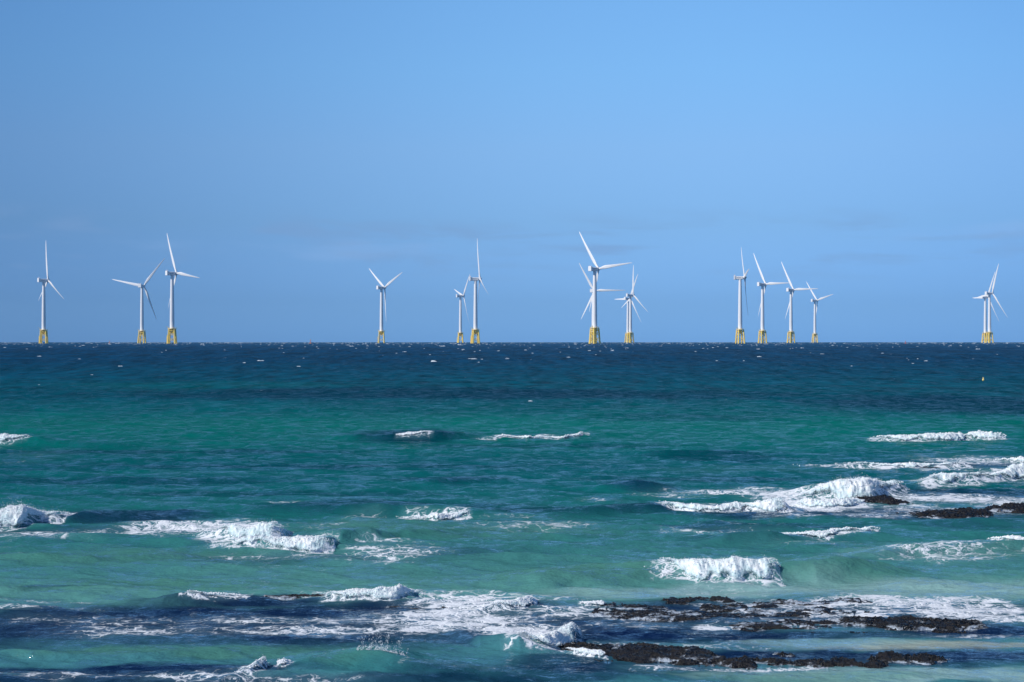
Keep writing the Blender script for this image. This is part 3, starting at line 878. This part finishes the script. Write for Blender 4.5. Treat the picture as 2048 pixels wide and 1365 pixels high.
for bi, (lab, spl, pts) in enumerate(BREAK):
    r_ = np.random.default_rng(100 + bi)
    x, y, a = line_arrays(pts)
    d0 = y.mean(); am = a.max()
    step = max(d0 / 1500 * .7, am / 22)
    nu = int(min(900, max(30, (x[-1] - x[0]) / step)))
    nv = 40
    u = np.linspace(x[0], x[-1], nu)
    # rounded interpolation of the height with lumps along the crest
    A = np.interp(u, x, a)
    yy = np.interp(u, x, y)
    ker = np.hanning(max(3, int(.25 * am * 2 / step)) | 1); ker /= ker.sum()
    pad = len(ker) // 2
    sm = lambda q: np.convolve(np.pad(q, pad, 'edge'), ker, 'valid')
    A, yy = sm(A), sm(yy)
    lump = 1 + .55 * fbm2(u / (am * 2.2), u * 0 + bi * 3.3, 5, 61 + bi) + .16 * noise2(u / (am * .7), u * 0 + bi, 67)
    A = A * lump
    WF = 1.56
    nv = 64
    sv = -.45 + 6.2 * np.linspace(0, 1, nv) ** 1.55
    U, S_ = np.meshgrid(u, sv, indexing='ij')
    ra_ = np.clip(A / am, 0, 1.3)[:, None]
    toe = (.60 * fbm2(u / (am * 1.3), u * 0 + 5 + bi, 5, 63))[:, None]
    Yb = yy[:, None] + am * (S_ + toe * (S_ < 2))
    Xb = U + .08 * am * noise3(U / am * 2.5, Yb / am * 2, U * 0 + 3)
    Zs = sea_z(Xb, Yb)
    hgt = sstep(-.4, .5, S_) * (1 - sstep(1.3, 2.6, S_))
    q = 1 / am
    D = .24 + .42 * (np.abs(noise3(Xb * q * 1.5, Yb * q * 1.0, Zs * q * 1.2 + bi)) - .15) + .22 * (np.abs(noise3(Xb * q * 3.8, Yb * q * 1.8, Zs * q * 1.6)) - .15) + .07 * noise3(Xb * q * 10, Yb * q * 4, Zs * q * 3) + .025 * noise3(Xb * q * 24, Yb * q * 12, Zs * q * 9)
    D = np.maximum(D, 0) * hgt * A[:, None] * .75
    Zb = Zs + .02 + .78 * D
    Yb = Yb - .35 * D
    ny = np.full(nv, -.55)[None, :].repeat(nu, 0); nz = np.full((nu, nv), .8); PZ = hgt * (1 - np.abs(S_ - 1.3) / 3)
    root = empty('breaking_wave', (float(u[nu // 2]), float(yy[nu // 2]), 0))
    o = np.array(root.location)
    Vb = np.stack([Xb, Yb, Zb], -1)
    fb_o = fast_mesh('foam_sheet', Vb.reshape(-1, 3) - o, quads=grid_quads(nu, nv), mat=M_FOAM, parent=root)
    eu = np.clip(np.minimum(u - u[0], u[-1] - u) / max(1.2 * am, .17 * (u[-1] - u[0])), 0, 1)[:, None]
    f0 = 2.3 * (1 - np.clip(ra_ * 1.12, 0, 1))
    edge = sstep(f0 - .45, f0 + .6, S_) * (1 - .70 * sstep(1.5, 2.3, S_)) * (1 - sstep(2.4, 4.6, S_)) * sstep(.0, .45, ra_) * eu ** .9
    at_ = fb_o.data.attributes.new('body', 'FLOAT', 'POINT')
    at_.data.foreach_set('value', edge.astype(np.float32).ravel())
    pxm = d0 / 1500
    n = int(min(18000, 2200 * spl + 1.5 * (A / pxm).sum() * (u[1] - u[0]) / pxm))
    wi = (A + .15 * am) / (A + .15 * am).sum()
    iu = r_.choice(nu, n, p=wi)
    sp_ = np.where(r_.random(n) < .55, r_.normal(1.5, .28, n), r_.beta(1.2, 1.9, n) * 2.4)
    ip = np.clip(((np.clip(sp_ + .45, 0, 6) / 6.2) ** (1 / 1.55) * nv).astype(int), 1, nv - 3)
    base = Vb[iu, ip]
    keepf = edge[iu, ip] + noise3(base[:, 0] * 7, base[:, 1] * 6, base[:, 2] * 5) * .7 > .35
    top = sstep(.9, 1.5, S_[iu, ip]) * (1 - sstep(1.9, 2.6, S_[iu, ip]))
    offm = (np.abs(r_.normal(0, .035, n)) + r_.exponential(.14 * spl, n) * top * (r_.random(n) < .45)) * A[iu]
    burst = .4 + 2.0 * np.clip(fbm2(u / (am * .9), u * 0 + 7, 3, 71 + bi), 0, 1)[iu]
    Pp = base + np.stack([r_.normal(0, .05, n) * A[iu], ny[iu, ip] * offm * .6 - .01, (nz[iu, ip]) * offm * (1 + (burst - 1) * top)], -1)
    S = pxm * r_.choice([.14, .24, .38, .6], n, p=[.4, .35, .18, .07]) * np.where(offm > .09 * A[iu], .5, 1.0)
    Pp, S = Pp[keepf], S[keepf]
    Vf, Ff = flecks(Pp - o, S, r_)
    sp_o = fast_mesh('spray', Vf, tris=Ff, mat=M_DROP, parent=root, smooth=False)
    sp_o['kind'] = 'stuff'
    tag(root, lab, 'wave', 'white breaking waves')

# spray thrown up off the crest of the green swell
x0, y0 = at(752, 1348)
y0 += .46
r_ = np.random.default_rng(77)
P = []
for k in range(120):
    ox = r_.choice([-.26, -.1, 0, .05, .17, .3]) + r_.normal(0, .05)
    vx, vy, vz = r_.normal(.05, .35), r_.normal(0, .15), abs(r_.normal(0, 1.15)) + .35
    m = r_.integers(12, 60)
    tt_ = r_.uniform(0, 1, m) ** 1.4 * (vz / 9.8 * 1.3)
    P.append(np.stack([ox + vx * tt_ + r_.normal(0, .006, m), vy * tt_ + r_.normal(0, .01, m), vz * tt_ - 4.9 * tt_ ** 2 + r_.normal(0, .006, m)], -1))
P = np.concatenate(P)
P[:, 2] += sea_z(x0 + P[:, 0], y0 + P[:, 1]) - .01
Vf, Ff = flecks(P + np.array([x0, y0, 0]), 00.0135 * r_.choice([.10, .17, .30], len(P), p=[.5, .35, .15]), r_)
o = fast_mesh('spray_burst', Vf, tris=Ff, mat=M_DROP, smooth=False)
tag(o, 'burst of fine white droplets over the green swell near the bottom', 'spray')

# ------------------------------------------------------------------ far whitecaps: nobody could count them
r_ = np.random.default_rng(9)
n = 4600
dw = np.sqrt(r_.uniform(230 ** 2, 3900 ** 2, n))
extra = np.concatenate([r_.uniform(170, 520, 40), r_.uniform(60, 160, 9)])
dw = np.concatenate([dw, extra])
n = len(dw)
xw = dw * r_.uniform(-.5, .5, n)
gust = fbm2(xw / 300, dw / 500, 3, 81)
keep = (gust + r_.normal(0, .25, n) > -.08) | (dw < 420)
dw, xw = dw[keep], xw[keep]
Vs, Fs = [], []
base = 0
for d, xx in zip(dw, xw):
    small = d < 230
    ln = r_.lognormal(-.55 if not small else -1.3, .5) * (1 + d / 1500); ht = min(.7, .085 * ln + .03 + .00012 * d) * r_.uniform(.5, 1.1)
    if small: ht = .10 * ln
    m = 9
    s = np.linspace(-1, 1, m)
    prof = np.clip(1 - s ** 4, 0, 1) * r_.uniform(.15, 1.2, m)
    sl = r_.normal(0, .06) * ln
    top = np.stack([xx + s * ln / 2 + r_.normal(0, .04, m) * ln, d + sl * s + ht * .5 + s * 0, prof * ht + drop(d) + (.12 if not small else .02)], -1)
    fr = top.copy(); fr[:, 1] -= ht * 1.1; fr[:, 2] = top[:, 2] - prof * ht * 1.0 - .02
    bk = top.copy(); bk[:, 1] += ht * 1.6; bk[:, 2] = fr[:, 2]
    Vs.append(np.concatenate([fr, top, bk]))
    i = np.arange(m - 1)
    Fs.append(np.concatenate([np.stack([i, i + 1, i + m + 1, i + m], -1), np.stack([i + m, i + m + 1, i + 2 * m + 1, i + 2 * m], -1)]) + base)
    base += 3 * m
o = fast_mesh('whitecaps', np.concatenate(Vs), quads=np.concatenate(Fs), mat=M_CAP)
o['kind'] = 'stuff'
tag(o, 'scattered white flecks of foam on the dark blue sea below the horizon', 'foam')

# ------------------------------------------------------------------ black lava rocks
rk = NT(M_ROCK.node_tree)
_g = rk.n('ShaderNodeNewGeometry')
_z = rk.n('ShaderNodeSeparateXYZ', ins={0: _g.outputs['Position']}).outputs[2]
_a = rk.n('ShaderNodeTexNoise', ins={'Vector': _g.outputs['Position'], 'Scale': 5.0, 'Detail': 4.0})
_k = rk.n('ShaderNodeTexNoise', ins={'Vector': _g.outputs['Position'], 'Scale': 30.0, 'Detail': 5.0, 'Roughness': .7})
_mw = rk.n('ShaderNodeMapping', ins={0: _g.outputs['Position'], 3: (.5, 1.0, 1.0)})
_w = rk.n('ShaderNodeTexNoise', ins={'Vector': _mw.outputs[0], 'Scale': 3.2, 'Detail': 7.0, 'Roughness': .72, 'Distortion': .6})
# thin surf still running off the low ledges, bare wet lava above
_low = rk.ss(_z, .11, .01)
_wash = rk.math('MULTIPLY', rk.ss(rk.math('ADD', _w.outputs[0], rk.math('MULTIPLY', _low, .16)), .66, .76), _low)
_cb = rk.mix(rk.ss(_a.outputs[0], .45, .72), (.004, .004, .005, 1), (.010, .008, .008, 1))
_cc = rk.mix(_wash, _cb, (.50, .58, .68, 1))
_bb = rk.n('ShaderNodeBump', ins={'Strength': 1.0, 'Distance': .04, 'Height': _k.outputs[0]})
_pp = rk.n('ShaderNodeBsdfPrincipled', ins={'Base Color': _cc, 'Roughness': rk.ss(_a.outputs[0], .35, .65, .18, .5), 'Specular IOR Level': .45, 'Normal': _bb.outputs[0]})
rk.n('ShaderNodeOutputMaterial', ins={0: _pp.outputs[0]})
ROCKS = [  # label, ellipses (px, py, rx, ry, height px)
    ('small black rock standing in front of the tallest white surf', [(1745, 1002, 30, 3, 10), (1770, 1003, 22, 3.5, 12), (1795, 1006, 20, 2.5, 6), (1722, 1001, 22, 1.5, 4)]),
    ('long low black rock just left of the ridge cut by the right edge', [(1910, 1031, 50, 5, 11), (1945, 1027, 30, 4, 11), (1850, 1029, 50, 2, 4), (1885, 1033, 60, 3, 7)]),
    ('black rock ridge cut off by the right edge', [(2010, 1022, 34, 3, 8), (2045, 1019, 36, 4, 14), (2095, 1022, 40, 5, 14), (1992, 1018, 14, 2, 8)]),
    ('thin black rock sliver inside the low foam line at right', [(1858, 937, 26, 1.2, 4)]),
    ('black rounded rock heap at the top of the upper reef, left part', [(1360, 1207, 36, 4, 12), (1400, 1202, 24, 3, 8), (1437, 1203, 24, 4, 11), (1345, 1208, 24, 3, 6)]),
    ('broken low black rocks with water between them at the left end of the upper reef', [(1240, 1214, 42, 5, 8), (1280, 1222, 60, 8, 8), (1215, 1226, 34, 6, 6), (1330, 1234, 70, 6, 7), (1440, 1218, 40, 5, 10), (1400, 1232, 50, 6, 6), (1475, 1216, 20, 5, 8)]),
    ('small black rock bumps along the upper reef, right of its rounded heap', [(1530, 1213, 26, 5, 9), (1575, 1204, 26, 2.5, 4), (1680, 1202, 40, 2, 5), (1720, 1204, 26, 2, 3), (1620, 1206, 30, 2, 3)]),
    ('flat black rocks with foam between them in the middle of the upper reef', [(1590, 1231, 45, 4, 9), (1640, 1222, 30, 4, 8), (1665, 1230, 14, 2.5, 5), (1695, 1226, 18, 5, 9), (1725, 1225, 14, 2.5, 4), (1615, 1222, 30, 3, 5), (1480, 1234, 36, 4, 7), (1520, 1228, 24, 4, 6)]),
    ('narrow black rock band in the water below the middle of the upper reef', [(1540, 1252, 60, 4.5, 9), (1590, 1246, 40, 3, 6), (1500, 1256, 30, 3, 5), (1640, 1268, 30, 1.6, 3), (1710, 1266, 24, 2, 4)]),
    ('long black rock bank at the right of the upper reef', [(1660, 1250, 60, 5, 8), (1740, 1246, 60, 7, 13), (1800, 1250, 60, 8, 15), (1870, 1253, 70, 7, 14), (1940, 1251, 30, 5, 9), (1620, 1252, 30, 4, 8)]),
    ('broad flat black reef at the left of the lower reef, ending in foam', [(1290, 1312, 90, 13, 15), (1230, 1306, 60, 9, 8), (1370, 1314, 60, 12, 13), (1210, 1322, 40, 6, 4), (1420, 1322, 30, 8, 10), (1285, 1296, 50, 4, 10), (1160, 1292, 60, 4, 3)]),
    ('long lumpy black rock ridge forming the right half of the lower reef', [(1480, 1330, 50, 6, 14), (1550, 1328, 50, 6, 12), (1620, 1333, 50, 6, 16), (1690, 1332, 50, 6, 16), (1745, 1330, 40, 6, 17), (1790, 1322, 26, 6, 18), (1850, 1322, 40, 5, 12), (1570, 1314, 20, 3, 5)]),
    ('dark wet rock crest under thin foam in the left foreground', [(620, 1192, 40, .9, 6.5), (560, 1194, 30, .8, 6), (520, 1203, 22, .8, 6), (860, 1219, 50, 1.3, 5), (790, 1216, 44, 1.1, 4.5), (940, 1224, 36, 1.1, 4.5)]),
]
for ri, (lab, es) in enumerate(ROCKS):
    E_ = []
    for px, py, rx, ry, hp in es:
        e = ell(px, py, rx * 1.08, ry * 1.3)
        E_.append((*e, .62 * hp * e[1] / FOC))
    E_ = np.array(E_)
    x0 = (E_[:, 0] - 1.5 * E_[:, 2]).min(); x1 = (E_[:, 0] + 1.5 * E_[:, 2]).max()
    y0 = (E_[:, 1] - 1.7 * E_[:, 3]).min() - .1; y1 = (E_[:, 1] + 1.7 * E_[:, 3]).max() + .1
    dm = (y0 + y1) / 2
    st = max(.013, dm / 1500 * .8)
    nx = int(min(700, (x1 - x0) / st)); nyy = int(min(500, max(24, (y1 - y0) / (st * 1.3))))
    gx, gy = np.linspace(x0, x1, nx), np.linspace(y0, y1, nyy)
    GX, GY = np.meshgrid(gx, gy)
    wx = .55 * fbm2(GX * 2.2, GY * 2.6, 5, 91 + ri); wy = .75 * fbm2(GX * 2.2 + 7, GY * 2.6, 5, 95 + ri)
    base = np.full_like(GX, -.3)
    for ex, ey, ea, eb, eh in E_:
        rr = ((GX - ex) / ea + wx) ** 2 + ((GY - ey) / eb + wy) ** 2
        base = np.maximum(base, eh * np.minimum(1.18 - np.minimum(rr, 3), .62) * 1.45)
    hm = E_[:, 4].max()
    bump1 = 1 - np.abs(fbm2(GX * 2.6, GY * 2.6, 3, 13 + ri)) * 2
    lumps = 1 - np.abs(noise2(GX * 7.5, GY * 7.5, 23 + ri)) * 2.0
    lum2 = 1 - np.abs(noise2(GX * 15, GY * 15, 27 + ri)) * 2.0
    fine = noise2(GX * 34, GY * 34, 31 + ri)
    strat = np.floor((base + .35 * hm * bump1) / .032) * .032 - .35 * hm * bump1
    base = np.where(base > -.05, base * .45 + strat * .55, base)
    Hh = base + (.62 * bump1 - .36) * hm + (.050 * fbm2(GX * 2.6, GY * 9, 4, 17 + ri) + 0.020 * lumps * (.3 + .9 * np.clip(bump1, 0, 1)) + .016 * lum2 + .016 * fine + .010 * noise2(GX * 60, GY * 60, 37)) * min(1, hm / .09) - .012
    Hh -= .16 * np.clip(fbm2(GX * 1.5, GY * 4.2, 4, 201 + ri) * 2.4 - .25, 0, 1)
    Hh = np.where(base < -.05, Hh - .1, Hh)
    # overhanging, undercut look: push points sideways with height noise
    GX2 = GX + .02 * noise2(GX * 9, GY * 9, 3); GY2 = GY + .02 * noise2(GX * 9, GY * 9, 5)
    ox, oy = float((x0 + x1) / 2), float(dm)
    Vr = np.stack([GX2 - ox, GY2 - oy, Hh], -1).reshape(-1, 3)
    o = fast_mesh('reef_rock', Vr, quads=grid_quads(nyy, nx), mat=M_ROCK)
    o.location = (ox, oy, 0.0)
    tag(o, lab, 'rock', 'black lava rocks in the shallows')

# ------------------------------------------------------------------ the air between the shore and the far turbines
HAZE = 4.5e-5
hb_ = MB()
hb_.ring_loft([[(-16000, -60, z), (16000, -60, z), (16000, 10000, z), (-16000, 10000, z)] for z in (-12.0, 230.0)])
hz = hb_.build('haze', M_CAP)
hz.data.materials.clear()
hm_ = bpy.data.materials.new('sea_haze')
hm_.use_nodes = True
ht_ = NT(hm_.node_tree)
pv = ht_.n('ShaderNodeVolumePrincipled', ins={'Color': (.42, .74, 1.0, 1), 'Density': HAZE, 'Anisotropy': 0.0})
ho = ht_.n('ShaderNodeOutputMaterial')
ht_.t.links.new(pv.outputs[0], ho.inputs['Volume'])
hz.data.materials.append(hm_)
hz['kind'] = 'stuff'
tag(hz, 'thin blue sea air fading the farthest turbines at the horizon', 'haze')
